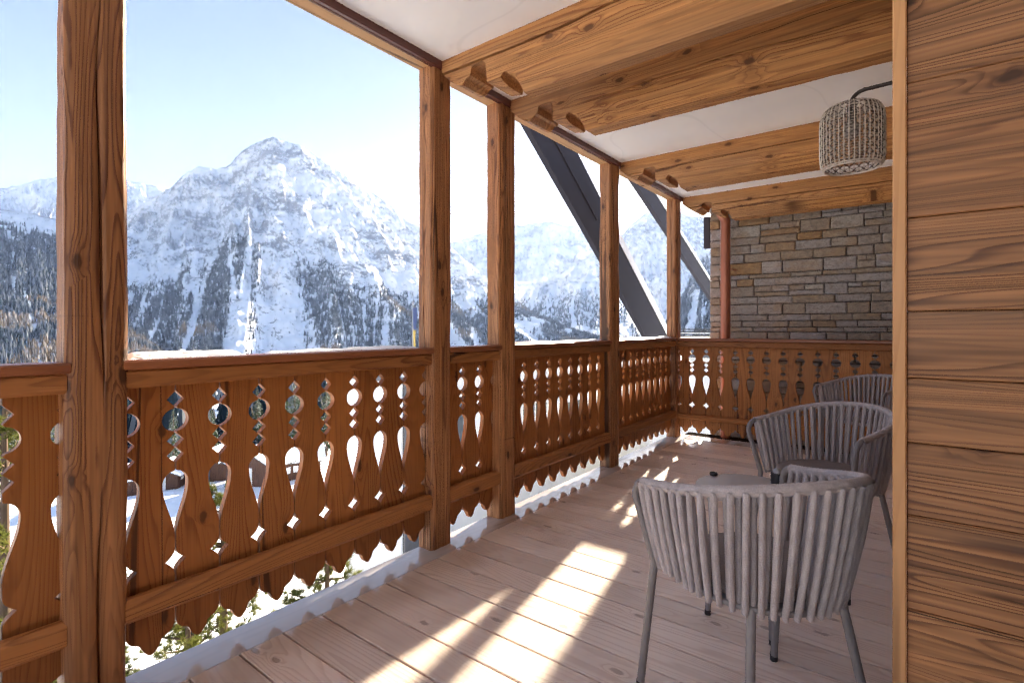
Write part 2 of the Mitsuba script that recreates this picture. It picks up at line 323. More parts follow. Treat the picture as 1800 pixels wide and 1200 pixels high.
scene['flag_cloth'] = {'type': 'principledthin', 'base_color': proc(lambda p, n, uv: mix((.30, .24, .08), (.05, .07, .16), smoothstep(.48, .52, noise(p.z * 2.2, 3.0, 1.0)))), 'roughness': .7, 'diff_trans': .6}

# ---------------------------------------------------------------- ground, mountains
def ground_z(x, y):
    r = np.hypot(x + 3, y)
    h = -8 - .14 * np.minimum(r, 150) - 41 * np.clip((r - 150) / 750, 0, 1) ** .8
    und = meshkit.fbm(np.stack([x * .03, y * .03, x * 0], -1), 4, 2) - .5
    fine = meshkit.fbm(np.stack([x * .25, y * .25, x * 0], -1), 3, 6) - .5
    return h + und * np.clip(r / 12, 0, 9) + fine * .35
def polar_ground():
    az = np.radians(np.concatenate([np.arange(-95, 25, .5), np.arange(25, 265, 4.0)])); rr = np.geomspace(1.2, 14000, 190)
    A, Q = np.meshgrid(az, rr, indexing='xy')
    x, y = -3 + np.sin(A) * Q, np.cos(A) * Q
    v = np.stack([x, y, ground_z(x, y)], -1).reshape(-1, 3)
    f = quadstrip(len(az), len(rr)); n = len(v)
    v = np.vstack([v, [[-3, 0, -8.1]]]); i = np.arange(len(az))
    f = np.vstack([f, np.stack([np.full(len(az), n), (i + 1) % len(az), i], -1)])
    return (v, f) if trimesh.Trimesh(v, f, process=False).face_normals[:2000, 2].mean() > 0 else (v, f[:, ::-1])
put('snow_ground', polar_ground(), 'snow', smooth=True, kind='structure', label='snow covered slope falling away below the balcony into the valley')

def resample(P, n, jag, seed):
    P = np.asarray(P, float); s = np.concatenate([[0], np.cumsum(np.linalg.norm(np.diff(P[:, :2], axis=0), axis=1))])
    q = np.linspace(0, s[-1], n); out = np.stack([np.interp(q, s, P[:, k]) for k in range(3)], -1)
    w = np.stack([q / s[-1] * 40, q * 0 + seed, q * 0], -1)
    out[:, 2] += (meshkit.fbm(w, 5, seed) - .5) * jag * np.clip((out[:, 2] + 60) / 300, 0, 1)
    return out, q / s[-1]
def mountain(name, label, crest, centre, base_r, base_z, n, m, power, amp, spread, seed, jag=30, warp=.25):
    """Heightfield from a crest line down to a base line nearer the viewer's valley; gullies run down from centre."""
    cr, u = resample(crest, n, jag, seed)
    cpt = np.array(centre, float)
    v0 = cr[:, :2] - np.array([0, 0]); dist = np.linalg.norm(v0, axis=1, keepdims=True)
    dirs = v0 / dist
    base = dirs * base_r
    cdir = cpt / np.linalg.norm(cpt); cb = cdir * base_r
    base = cb + (base - cb) * spread
    tb = np.linspace(-.12, 0, 10)[:-1]; tf = np.linspace(0, 1, m) ** .9; t = np.concatenate([tb, tf])
    Tt, U = np.meshgrid(t, u, indexing='ij')
    x = cr[:, 0] + (base[:, 0] - cr[:, 0]) * Tt; y = cr[:, 1] + (base[:, 1] - cr[:, 1]) * Tt
    ta = np.abs(Tt); g = np.clip(1 - ta * np.where(Tt < 0, 3, 1), 0, 1) ** power
    z = base_z + (cr[:, 2] - base_z) * g
    W = (meshkit.fbm(np.stack([U * 9, Tt * 3, U * 0], -1), 3, seed + 1) - .5) * warp
    def ridged(f, oct, sd): return 1 - 2 * np.abs(meshkit.fbm(np.stack([(U + W * .12) * f, Tt * f * .16, U * 0 + sd], -1), oct, sd) - .5) * 2
    env = np.sin(np.clip(Tt, 0, 1) * np.pi) ** .6 * np.clip((cr[:, 2] - base_z) / 900, .15, 1.2)
    z += (ridged(13, 3, seed + 2) - .5) * amp * .55 * env + (ridged(40, 3, seed + 4) - .5) * amp * .22 * env
    P3 = np.stack([x / 70, y / 70, z / 70], -1)
    up = np.clip(1.15 - Tt, .25, 1) * np.clip(ta * 12, .15, 1) * np.clip((cr[:, 2] - base_z) / 600, .2, 1)
    z += (np.abs(meshkit.fbm(P3, 4, seed + 7) - .5) * 2 - .4) * amp * .60 * up
    z += (meshkit.fbm(P3 * 4.2, 3, seed + 8) - .5) * amp * .26 * up
    v = np.stack([x, y, z], -1); f = quadstrip(n, len(t), closed_u=False)
    if trimesh.Trimesh(v.reshape(-1, 3), f, process=False).face_normals[:, 2].mean() < 0: f = f[:, ::-1]
    put(name, (v.reshape(-1, 3), f), 'mountain_rock', smooth=True, kind='structure', label=label)
    return v[9:], U[9:], Tt[9:]
MAIN = [[-5547, 660, 452], [-5076, 895, 607], [-4686, 1068, 671], [-4285, 1250, 783], [-4063, 1294, 857], [-3892, 1363, 927], [-3747, 1411, 1025], [-3661, 1452, 1049], [-3547, 1501, 1021], [-3458, 1532, 1037], [-3325, 1558, 1104], [-3238, 1587, 1136], [-3139, 1625, 1157], [-3111, 1647, 1167], [-3037, 1679, 1143], [-2926, 1725, 1091], [-2817, 1771, 1019], [-2692, 1842, 935], [-2568, 1912, 841], [-2437, 1974, 730], [-2369, 2002, 676], [-2254, 2052, 590], [-2016, 2108, 432], [-1777, 2166, 227], [-1662, 2191, 109], [-1503, 2250, -40]]
LEFT = [[-3064, 44, 573], [-2909, 226, 493], [-2845, 338, 468], [-2845, 401, 466], [-2823, 481, 464], [-2801, 561, 452], [-2705, 635, 367], [-2611, 707, 226], [-2460, 760, 38], [-2330, 796, -97]]
FARLEFT = [[-11382, 721, 1973], [-10408, 1468, 2014], [-10149, 1668, 2080], [-9889, 1867, 2162], [-9629, 2066, 2178], [-9305, 2315, 2194], [-8948, 2589, 2129], [-8655, 2813, 2055], [-8461, 2963, 1990], [-8071, 3261, 1769]]
FARRIGHT = [[-5419, 4035, 753], [-5082, 4294, 881], [-4744, 4553, 966], [-4519, 4726, 1079], [-4237, 4942, 1179], [-3928, 5179, 1271], [-3618, 5416, 1327], [-3337, 5632, 1264], [-3056, 5848, 1108], [-2831, 6021, 966]]
RIGHTPEAK = [[-2672, 4000, 294], [-2464, 4159, 504], [-2256, 4319, 713], [-2111, 4430, 881], [-2028, 4494, 986], [-1924, 4574, 1059], [-1820, 4653, 1080], [-1716, 4733, 1070], [-1592, 4829, 1028], [-1467, 4924, 1002], [-1134, 5179, 923], [-636, 5562, 661]]
SPUR = [[-2627, 2522, 64], [-2409, 2689, 202], [-2175, 2868, 327], [-2004, 3000, 347], [-1911, 3072, 386], [-1817, 3143, 465], [-1739, 3203, 535], [-1661, 3263, 516], [-1568, 3335, 378], [-1474, 3406, 221], [-1350, 3502, 64]]
RSLOPE = [[-941, 2303, -35], [-879, 2351, 43], [-817, 2398, 200], [-775, 2430, 300], [-733, 2462, 357], [-630, 2542, 462], [-422, 2701, 593], [-214, 2861, 619]]
mv, mu, mt = mountain('mountain', 'tall pointed snowy peak with forested foot facing the balcony', MAIN, (-3111, 1647), 1150, -75, 640, 340, 1.2, 120, 1.75, 3)
lv, lu, lt = mountain('mountain', 'dark forested valley side behind the nearest post', LEFT, (-2845, 401), 900, -75, 200, 150, 1.1, 60, 1.3, 21, jag=18)
mountain('mountain', 'pale hazy snow ridge far behind the forested valley side', FARLEFT, (-9600, 2100), 5200, 400, 220, 90, 1.1, 220, 1.2, 31, jag=90)
mountain('mountain', 'broad white snowfield ridge fading into the haze', FARRIGHT, (-3700, 5300), 3900, -75, 260, 150, 1.2, 150, 1.3, 41, jag=60)
mountain('mountain', 'rounded snowy peak seen between the two farthest posts', RIGHTPEAK, (-1820, 4653), 2700, -75, 260, 170, 1.2, 150, 1.3, 51, jag=60)
sv, su, st_ = mountain('mountain', 'lower rocky spur with thin snow in front of the snowfield', SPUR, (-1739, 3203), 1500, -75, 260, 150, 1.1, 90, 1.5, 61, jag=40)
rv, ru, rt = mountain('mountain', 'dark wooded slope beside the stone wall', RSLOPE, (-600, 2560), 900, -75, 140, 110, 1.1, 60, 1.4, 71, jag=20)

def cones(P, h, r, rg, tiers=2, sides=5, uvs=None):
    """many small conifers: P (k,3) bases"""
    k = len(P); vs, fs, us, n = [], [], [], 0
    ang = np.arange(sides) * 2 * np.pi / sides
    for t_ in range(tiers):
        z0 = .06 + .42 * t_ / max(tiers - 1, 1) if tiers > 1 else .06; rad = 1 - .45 * t_; z1 = .62 if (t_ == 0 and tiers > 1) else 1.0
        a = ang[None] + rg.random((k, 1)) * 6.28
        rr = (r * rad)[:, None] * (.72 + .56 * rg.random((k, sides)))
        ring = np.stack([P[:, None, 0] + np.cos(a) * rr, P[:, None, 1] + np.sin(a) * rr, P[:, None, 2] + (h * z0)[:, None] + (rg.random((k, sides)) - .5) * h[:, None] * .1], -1)
        tip = P + np.stack([h * 0, h * 0, h * z1], -1)
        v = np.concatenate([ring, tip[:, None]], 1); vs.append(v.reshape(-1, 3))
        i = np.arange(sides); f = np.stack([i, (i + 1) % sides, np.full(sides, sides)], -1)
        fs.append((f[None] + (np.arange(k) * (sides + 1))[:, None, None]).reshape(-1, 3) + n); n += k * (sides + 1)
        us.append(np.repeat(np.stack([uvs[:, 0], np.clip(uvs[:, 1] + .25 * rg.random(k), 0, 1)], -1), sides + 1, 0))
    return (np.vstack(vs), np.vstack(fs)), np.vstack(us)
def scatter(v, U, Tt, count, mask, rg):
    m, n = U.shape
    i = rg.random(count * 4) * (m - 1); j = rg.random(count * 4) * (n - 1)
    i0, j0 = i.astype(int), j.astype(int); fi, fj = i - i0, j - j0
    P = (v[i0, j0] * ((1 - fi) * (1 - fj))[:, None] + v[i0 + 1, j0] * (fi * (1 - fj))[:, None] + v[i0, j0 + 1] * ((1 - fi) * fj)[:, None] + v[i0 + 1, j0 + 1] * (fi * fj)[:, None])
    ok = rg.random(len(P)) < mask(P, U[i0, j0], Tt[i0, j0])
    return P[ok][:count]
def gullies(u, t, sd, f=26):
    w = (meshkit.fbm(np.stack([u * 9, t * 3, u * 0], -1), 3, sd) - .5) * .04
    return meshkit.fbm(np.stack([(u + w) * f, t * 2.2, u * 0 + 3], -1), 2, sd)
def chute(u, t, sd, f, w):
    n = gullies(u, t, sd, f); n2 = gullies(u, t, sd + 7, f * 2.3)
    return np.clip((np.abs(n - .5) - w) * 30, 0, 1) * np.clip((np.abs(n2 - .5) - w * .45) * 34, 0, 1)
def main_mask(P, u, t):
    line = 120 + 210 * np.exp(-((u - .57) / .10) ** 2) + 80 * (meshkit.fbm(np.stack([u * 30, t * 3, u * 0], -1), 3, 91) - .5) * 2
    fan = np.exp(-((u - .612) / (.015 + .034 * np.clip(t - .45, 0, 1))) ** 2)
    return np.clip((line - P[:, 2]) / 70, 0, 1) * chute(u, t, 95, 30, .022) * (1 - np.clip(fan * 1.8, 0, 1))
rg = np.random.default_rng(11)
def forest(name, label, P, mat, hs, rg, kind='stuff', cat='forest'):
    h = hs[0] + (hs[1] - hs[0]) * rg.random(len(P)); uvs = rg.random((len(P), 2)); uvs[:, 1] *= .95
    P = P - [0, 0, .8]
    mesh, uv = cones(P, h, h * (.16 + .06 * rg.random(len(P))), rg, uvs=uvs)
    put(name, mesh, mat, uid=uv, kind=kind, label=label, cat=cat)
PM = scatter(mv, mu, mt, 36000, main_mask, rg)
lar = (meshkit.fbm(np.stack([PM[:, 0] * .006, PM[:, 1] * .006, PM[:, 2] * 0], -1), 3, 77) > .62) & (PM[:, 2] < 140)
forest('spruce_forest', 'dark spruce forest streaked by snow gullies on the main peak', PM[~lar], 'spruce_far', (9, 17), rg)
forest('larch_forest', 'rust brown larches among the spruces at the foot of the peak', PM[lar], 'larch_far', (10, 17), rg)
PL = scatter(lv, lu, lt, 21000, lambda P, u, t: (.25 + .75 * ((u > .22) & (u < .86))) * np.clip((330 + 120 * (meshkit.fbm(P * .008, 3, 14) - .5) * 2 - P[:, 2]) / 60, 0, 1) * chute(u, t, 25, 10, .012), rg)
ll = (PL[:, 2] < 25 + 60 * meshkit.fbm(PL * .01, 2, 5)) & (meshkit.fbm(PL * .02, 2, 8) > .44)
forest('spruce_forest', 'dense shadowed spruce forest on the valley side', PL[~ll], 'spruce_far', (13, 23), rg)
forest('larch_forest', 'golden larches at the bottom of the valley side', PL[ll], 'larch_far', (10, 16), rg)
PS = scatter(sv, su, st_, 9000, lambda P, u, t: np.clip((210 - P[:, 2]) / 160, 0, 1) * chute(u, t, 35, 14, .03), rg)
forest('spruce_forest', 'thin spruce forest under the rocky spur', PS, 'spruce_far', (9, 17), rg)
PR = scatter(rv, ru, rt, 6000, lambda P, u, t: np.clip((330 - P[:, 2]) / 80, 0, 1) * chute(u, t, 45, 9, .02), rg)
forest('spruce_forest', 'spruce forest on the wooded slope beside the stone wall', PR, 'spruce_far', (14, 25), rg)

# ---------------------------------------------------------------- balcony: deck, sill, posts, rails, lintel, ceiling
XI, XO = -2.05, -2.165                                   # inner and outer face of the posts
XW = .45                                                 # house wall along the balcony
YB = 5.73                                                # back railing
deck = tag(key_of('deck'), 'pale brown plank deck of the balcony', kind='structure')
PITCH = .1685
y = 1.08 - PITCH * 21 + .0
while y < 5.60:
    y1 = min(y + PITCH, 5.655)
    cuts = [DECK_EDGE + .004, XW - .004] if y < 1.45 - PITCH or True else []
    x1 = 1.36 if y < 1.2 else XW - .004
    put('plank', box(DECK_EDGE + .003, x1, y + .0034, y1 - .0034, -.03, (rng.random() - .5) * .0012, .0025), 'deck_wood', deck)
    y += PITCH
put('subfloor', box(-2.10, 1.40, -2.6, 6.2, -.16, -.035), 'gap_shadow', deck)
put('wet_edge_board', box(-2.155, DECK_EDGE - .002, -2.6, 5.872, -.045, -.003, .003), 'wet_sill', deck, label='wet icy edge board along the railing')
put('wet_edge_board', box(DECK_EDGE + .001, XW, 5.662, 5.872, -.045, -.0035, .003), 'wet_sill', deck, label='wet edge board under the back railing')

POSTS = [(-1.10, -.94, 'timber post at the near end of the cut off railing bay'), (.433, .593, 'thickest looking rough timber post nearest the viewer with a long crack'), (1.966, 2.115, 'rough timber post under the nearest ceiling beam'),
         (2.553, 2.715, 'rough timber post standing close behind another post'), (4.070, 4.235, 'rough timber post with a dark steel strut showing on both sides'), (5.636, 5.785, 'farthest timber post at the balcony corner')]
for i, (ya, yb, lab) in enumerate(POSTS):
    ck = [(1, .35, .004, .02), (1, .53, .0042, .03), (0, .5, .003, .02), (1, .36, .003, .02), (1, .6, .0025, .015), (0, .5, .0025, .015)][i]
    k = put('timber_post', timber('z', -.006, 2.622, XO, XI, ya, yb, ch=(.012, .016, .014, .012), step=.025, amp=.0085, seed=i + 1, crack=ck), 'wood_post', smooth=38, label=lab, cat='post', group='timber posts along the railing')

# baluster boards: half of every cut-out on each edge
GAP = .0024
def half_edge():
    """(distance of the board's edge from the joint line, z) from the top down"""
    e = [(GAP, 1.035), (GAP, .971), (.0285, .9425), (GAP, .915)]
    for a in np.linspace(80, -80, 15): e.append((.0435 * math.cos(math.radians(a)), .868 + .041 * math.sin(math.radians(a))))
    e += [(GAP, .8215), (.0285, .795), (.002, .7685), (.0285, .7415), (GAP, .715), (GAP, .687)]
    for a in np.linspace(82, 0, 9): e.append((.042 * math.cos(math.radians(a)), .640 + .045 * math.sin(math.radians(a))))
    for q in np.linspace(0, 1, 14)[1:]: e.append((.002 + .040 * (1 - q) ** .0 * (.5 + .5 * math.cos(math.pi * min(q * 1.04, 1))) , .640 - .209 * q))
    for q in np.linspace(0, 1, 6): e.append((GAP + .033 * q ** 1.9, .402 - .042 * q))
    for q in np.linspace(1, 0, 6)[1:]: e.append((GAP + .033 * q ** 1.9, .318 + .042 * q))
    e += [(GAP, .142)]
    e += [(.010, .124), (.020, .113), (.036, .106), (.044, .100), (.048, .090), (.053, .078), (.060, .068), (.068, .060), (.07625, .0565)]
    return e
HALF = half_edge()
def board_poly(w, left=True, right=True, tip=True):
    s = w / .1525
    if not left: pass
    rgt = [(w - (d * (s if d > .01 else 1)), z) for d, z in HALF] if right else [(w, 1.035), (w, .0565)]
    lft = [((d * (s if d > .01 else 1)), z) for d, z in HALF] if left else [(0, 1.035), (0, .0565)]
    p = Polygon(rgt + lft[::-1]).buffer(0)
    return max(p.geoms, key=lambda g: g.area) if hasattr(p, 'geoms') else p
PROTO = {}
def board(parent, u0, w, plane, along):
    """a cut-out board whose joint lines are at u0 and u0 + w along y (side railing) or x (back railing)"""
    kq = round(w, 4)
    if kq not in PROTO: PROTO[kq] = extrude(board_poly(w), .028)
    v, f = PROTO[kq]; v = v.copy(); off = (rng.random() - .5) * .003; dz = (rng.random() - .5) * .004
    if along == 'y': v = np.stack([plane + off + v[:, 2] - .028, u0 + v[:, 0], v[:, 1] + dz], -1)
    else: v = np.stack([u0 + v[:, 0], plane + off + .028 - v[:, 2], v[:, 1] + dz], -1)
    if trimesh.Trimesh(v, f, process=False).volume < 0: f = f[:, ::-1]
    put('board', (v, f), 'wood_board' if along == 'y' else 'wood_board_back', parent)
wood('wood_board_back', 'z', (.44, .185, .055), (.24, .083, .022), rings=85, rough=.5, relief=.0006, contrast=.9, wave=1.3)
BAYS = [(-.94, .433, [.4525 - .1525 * k for k in range(9, -1, -1)], 'carved railing bay before the nearest post, mostly cut off by the picture edge'),
        (.593, 1.966, [.6025 + .1525 * k for k in range(10)], 'widest looking carved timber railing bay between the two nearest posts'),
        (2.115, 2.553, [2.119 + .1525 * k for k in range(4)], 'short carved timber railing bay of three boards'),
        (2.715, 4.070, [2.7375 + .1525 * k for k in range(10)], 'carved timber railing bay behind the short bay'),
        (4.235, 5.636, [4.2935 + .1492 * k for k in range(10)], 'carved timber railing bay ending at the corner post')]
for bi, (ya, yb, cols, lab) in enumerate(BAYS):
    rl = thing('railing', lab, 'railing', 'carved railing bays along the open side')
    put('cap', timber('y', ya - .012, yb + .012, 1.060, 1.092, -2.172, -2.047, ch=.006, step=.06, amp=.0012, seed=30 + bi), 'wood_cap', rl, smooth=38)
    put('top_rail', timber('y', ya - .005, yb + .005, .998, 1.0595, -2.150, -2.058, ch=.008, step=.035, amp=.0035, seed=40 + bi), 'wood_rail', rl, smooth=38)
    put('lower_rail', timber('y', ya - .005, yb + .005, .213, .297, -2.108, -2.056, ch=.013, step=.03, amp=.006, seed=50 + bi), 'wood_rail', rl, smooth=38)
    for c0, c1 in zip(cols[:-1], cols[1:]): board(rl, c0, c1 - c0, -2.112, 'y')
    ed = cols[0] - ya
    if ed < -.05 or ed > .03: pass
rl = thing('railing', 'carved timber railing across the far end in front of the stone wall', 'railing')
put('cap', timber('x', -2.05, XW, YB - .068, YB + .045, 1.055, 1.087, ch=.006, step=.06, amp=.0012, seed=61), 'wood_capx', rl, smooth=38)
put('top_rail', timber('x', -2.05, XW, YB - .058, YB + .03, .993, 1.0545, ch=.008, step=.04, amp=.003, seed=62), 'wood_railx', rl, smooth=38)
put('lower_rail', timber('x', -2.05, XW, YB - .056, YB - .012, .205, .262, ch=.012, step=.04, amp=.004, seed=63), 'wood_railx', rl, smooth=38)
xs = [-2.0595 + .1495 * k for k in range(18)]
for c0, c1 in zip(xs[:-1], xs[1:]): board(rl, c0, c1 - c0, YB - .010, 'x')

# lintel with the dark red channel on its inner face
lt_ = thing('lintel', 'long timber lintel on the posts with a dark red metal channel', 'beam')
put('timber', timber('y', -2.6, 5.80, 2.620, 2.90, -2.166, -2.062, ch=.006, step=.05, amp=.003, seed=70), 'wood_lintel', lt_, smooth=38)
put('channel', box(-2.060, -2.030, -2.6, 5.80, 2.612, 2.655, .003), 'channel_metal', lt_, label='dark red metal channel')
put('channel_lip', box(-2.064, -2.056, -2.6, 5.80, 2.6085, 2.6105), 'channel_metal', lt_)
ce = tag(key_of('ceiling'), 'white plaster ceiling above the balcony', kind='structure')
put('plaster_slab', box(-2.0295, 1.5, -2.6, 6.9, 2.65, 2.80), 'plaster', ce)
ro = thing('balcony_roof', 'timber roof edge above the balcony', 'roof')
put('slab', box(-2.165, 1.6, -2.6, 6.9, 2.905, 3.05), 'wood_lintel', ro)

# carved ceiling beams
PROF = np.array([(-2.034, 2.582), (-2.005, 2.556), (-1.975, 2.530), (-1.935, 2.500), (-1.905, 2.484), (-1.885, 2.482), (-1.868, 2.492), (-1.850, 2.508), (-1.824, 2.514), (-1.820, 2.553), (-1.80, 2.562), (-1.74, 2.562), (-1.720, 2.548), (-1.714, 2.447), (-1.70, 2.436),
                 (-1.640, 2.424), (-1.624, 2.424), (-1.620, 2.456), (-1.605, 2.466), (-1.585, 2.462), (-1.566, 2.44), (-1.550, 2.412), (-1.536, 2.384), (-1.530, 2.36), (3, 2.30)])
BSTEPS = np.concatenate([np.arange(-2.034, -1.52, .004), np.arange(-1.51, XW + .01, .035)])
for i, (ya, yb, lab) in enumerate([(2.02, 2.21, 'nearest carved ceiling beam with a long black crack along its side'), (2.635, 2.87, 'carved ceiling beam with big knots right behind the nearest beam'),
                                   (4.22, 4.50, 'carved ceiling beam beside the hanging woven lamp'), (5.78, 6.06, 'farthest carved ceiling beam above the stone wall')]):
    ck = [(3, .36, .0075, .09, .6), (3, .72, .003, .03, .1), (3, .55, .0028, .03, .1), (3, .62, .0045, .05, .5)][i]
    m = timber('x', -2.034, XW + .02, ya, yb, 2.368, 2.655, ch=(.075, .04, .004, .004), amp=.0075, seed=80 + i, crack=ck, steps=BSTEPS, clamp=lambda x: np.interp(x, PROF[:, 0], PROF[:, 1]), freq=1.6)
    put('ceiling_beam', m, 'wood_beam', smooth=34, label=lab, cat='beam', group='carved beams across the ceiling')

# ---------------------------------------------------------------- walls
ho = thing('chalet_house', 'plank clad house behind the balcony', 'house')
put('side_wall', box(XW, XW + .2, 1.46, 7.4, -.2, 2.66), 'wood_plank', ho)
put('right_wall', box(1.4, 1.6, -2.6, 1.40, -.2, 2.66), 'wood_plank', ho)
put('lower_body', box(-1.95, 8.0, -2.6, 7.4, -9.5, -.17), 'white_render', ho)
pw = thing('plank_wall', 'old brown plank wall with a lighter corner strip, close to the viewer', 'wall')
ZS = [-.02, .16, .385, .60, .80, .955, 1.093, 1.235, 1.435, 1.723, 1.93, 2.16, 2.40, 2.652]
for z0, z1 in zip(ZS[:-1], ZS[1:]):
    put('plank', box(-.0085, 1.40, 1.4005 + (rng.random()) * .004, 1.44, z0 + .0008, z1 - .0008, .0022), 'wood_plank', pw)
put('backing', box(.0, 1.40, 1.441, 1.455, -.02, 2.65), 'gap_shadow', pw)
put('corner_strip', timber('z', -.02, 2.65, -.0335, -.0092, 1.392, 1.458, ch=.0025, step=.05, amp=.0012, seed=90), 'wood_trim', pw, smooth=38, label='lighter smooth corner strip')

sw = thing('stone_wall', 'dry laid wall of brown and grey stones beyond the back railing', 'wall')
SX0, SX1, SY = -1.90, .60, 6.32
put('core', box(SX0 + .03, SX1, SY + .035, 7.3, -2.2, 2.66), 'mortar', sw)
rs = np.random.default_rng(5)
def stone(x0, x1, z0, z1):
    d = rs.random() * .022; j = .0018 + .0024 * rs.random()
    x0, x1, z0, z1 = x0 + j, x1 - j, z0 + j * .8, z1 - j * .8
    yf = SY - .01 + d; n = max(2, int((x1 - x0) / .05)); P = []
    q = lambda: (rs.random() - .5) * .011
    c = min(.009, (z1 - z0) * .2)
    for (yy, ins) in ((yf, c), (yf + c * 1.2, 0), (SY + .09, 0)):
        for t in np.linspace(0, 1, n + 1):
            xx = x0 + ins + (x1 - x0 - 2 * ins) * t
            P += [(xx, yy + q() * .4, z0 + ins + abs(q()) * .45), (xx, yy + q() * .4, z1 - ins - abs(q()) * .45)]
    put('stone', hull(P), 'stone', sw, uid=(rs.random(), rs.random()))
z = -.30
while z < 2.66:
    h = rs.choice([.052, .07, .084, .10, .118, .135]); h = min(h, 2.67 - z) if 2.67 - z > .05 else .06
    x = SX0
    first = True
    while x < SX1 - .05:
        w = rs.uniform(.10, .20) if first else rs.uniform(.16, .44) * (1.0 if h < .1 else .9)
        w = min(w, SX1 - x)
        if rs.random() < .18 and h > .085 and not first:
            s = h * rs.uniform(.42, .58); w2 = w * rs.uniform(.4, .6)
            stone(x, x + w, z, z + s); stone(x, x + w2, z + s, z + h); stone(x + w2, x + w, z + s, z + h)
        else: stone(x, x + w, z, z + h)
        x += w; first = False
    z += h

pp = thing('copper_drainpipe', 'round copper drainpipe in front of the stone wall', 'drainpipe')
px_, py_ = -1.672, 6.14
bend = [(px_ - .06 * (.5 - .5 * math.cos(q * math.pi)), py_, 2.40 + .13 * q) for q in np.linspace(0, 1, 8)] + [(px_ - .06, py_, 2.64)]
put('pipe', tube([(px_, py_, -.6), (px_, py_, 1.0), (px_, py_, 2.36)] + bend, .052, 24), 'copper', pp, smooth=40)
put('joint_sleeve', tube([(px_, py_, 1.62), (px_, py_, 1.70)], .0555, 24), 'copper', pp, smooth=40)
put('bracket', tube([(px_ - .065, py_, 1.86), (px_ + .065, py_, 1.86), (px_ + .075, SY, 1.86)], .007, 6), 'copper', pp)
k = thing('wall_plate', 'narrow grey metal plate hanging at the end of the stone wall', 'bracket')
put('plate', box(-2.018, -1.945, 6.47, 6.53, 2.165, 2.545, .004), 'steel', k)
put('arm', box(-1.946, -1.86, 6.485, 6.515, 2.33, 2.37), 'steel', k)

# ---------------------------------------------------------------- woven lamp
lp = thing('wall_lamp', 'woven rope lantern on a bent dark arm under the ceiling', 'lamp')
LX, LY = -.211, 2.737
LS = .80; LZ = np.array([0, 2.222 * (1 - LS) - .036])
def lprof(t):                                             # t 0 (bottom) .. 1 (top centre)
    pts = LZ + LS * np.array([(.132, 1.868), (.146, 1.885), (.151, 1.93), (.151, 2.00), (.151, 2.08), (.150, 2.13), (.144, 2.165), (.128, 2.195), (.100, 2.210), (.060, 2.216), (.025, 2.217)])
    s = np.concatenate([[0], np.cumsum(np.hypot(*np.diff(pts, axis=0).T))]); s /= s[-1]
    return np.interp(t, s, pts[:, 0]), np.interp(t, s, pts[:, 1])
NC = 40; ms, md = [], []
for i in range(NC):
    a = 2 * np.pi * i / NC; t = np.linspace(0, .93, 22); r, zz = lprof(t)
    wob = .0006 * np.sin(t * 60 + i)
    ms.append(tube(np.stack([LX + (r + .002 + wob) * np.cos(a), LY + (r + .002 + wob) * np.sin(a), zz], -1), .0023, 5))
    t = np.linspace(0, .86, 88); r, zz = lprof(t)
    for sg in (0,):
        aa = a + np.pi / NC + (2 * np.pi / NC) * .46 * np.sin(t * 2 * np.pi * 11 + np.pi * (i % 2))
        rr = r - .001 + .0028 * np.cos(t * 2 * np.pi * 11)
        md.append(tube(np.stack([LX + rr * np.cos(aa), LY + rr * np.sin(aa), zz], -1), .0021, 4))
for t in list(np.linspace(.03, .8, 24)):
    r, zz = lprof(t); a = np.linspace(0, 2 * np.pi, 61)
    ms.append(tube(np.stack([LX + (r - .0005) * np.cos(a), LY + (r - .0005) * np.sin(a), a * 0 + zz], -1), .0013, 4, up=(0, 0, 1)))
a = np.linspace(0, 2 * np.pi, 61)
for r, zz, q in ((.106, 1.903, .004), (.112, 1.910, .003), (.020, 2.182, .003)):
    ms.append(tube(np.stack([LX + r * np.cos(a), LY + r * np.sin(a), a * 0 + zz], -1), q, 6, up=(0, 0, 1)))
put('shade_cord', cat_mesh(ms), 'cord_beige', lp, smooth=True, kind='stuff', label='pale upright shade cords')
put('shade_weave', cat_mesh(md), 'cord_dark', lp, smooth=True, kind='stuff', label='dark zigzag weave')
put('bulb', (lambda m: (m.vertices * [1, 1, 1.2] + [LX, LY, 2.07], m.faces))(trimesh.creation.icosphere(3, .034)), 'bulb_glass', lp, smooth=True)
put('socket', tube([(LX, LY, 2.09), (LX, LY, 2.19)], .018, 14), 'lamp_arm', lp, smooth=40)
arm = [(LX, LY, 2.182), (LX, LY, 2.192)] + [(LX + .055 * (1 - math.cos(q)), LY, 2.192 + .045 * math.sin(q)) for q in np.linspace(.2, 1.57, 9)] + [(.0, LY, 2.240), (.2, LY, 2.243), (XW, LY, 2.246)]
put('arm', tube(arm, .0085, 10, up=(0, 1, 0)), 'lamp_arm', lp, smooth=40)
put('wall_plate', tube([(XW - .02, LY, 2.244), (XW, LY, 2.244)], .05, 20, up=(0, 0, 1)), 'lamp_arm', lp, smooth=40)

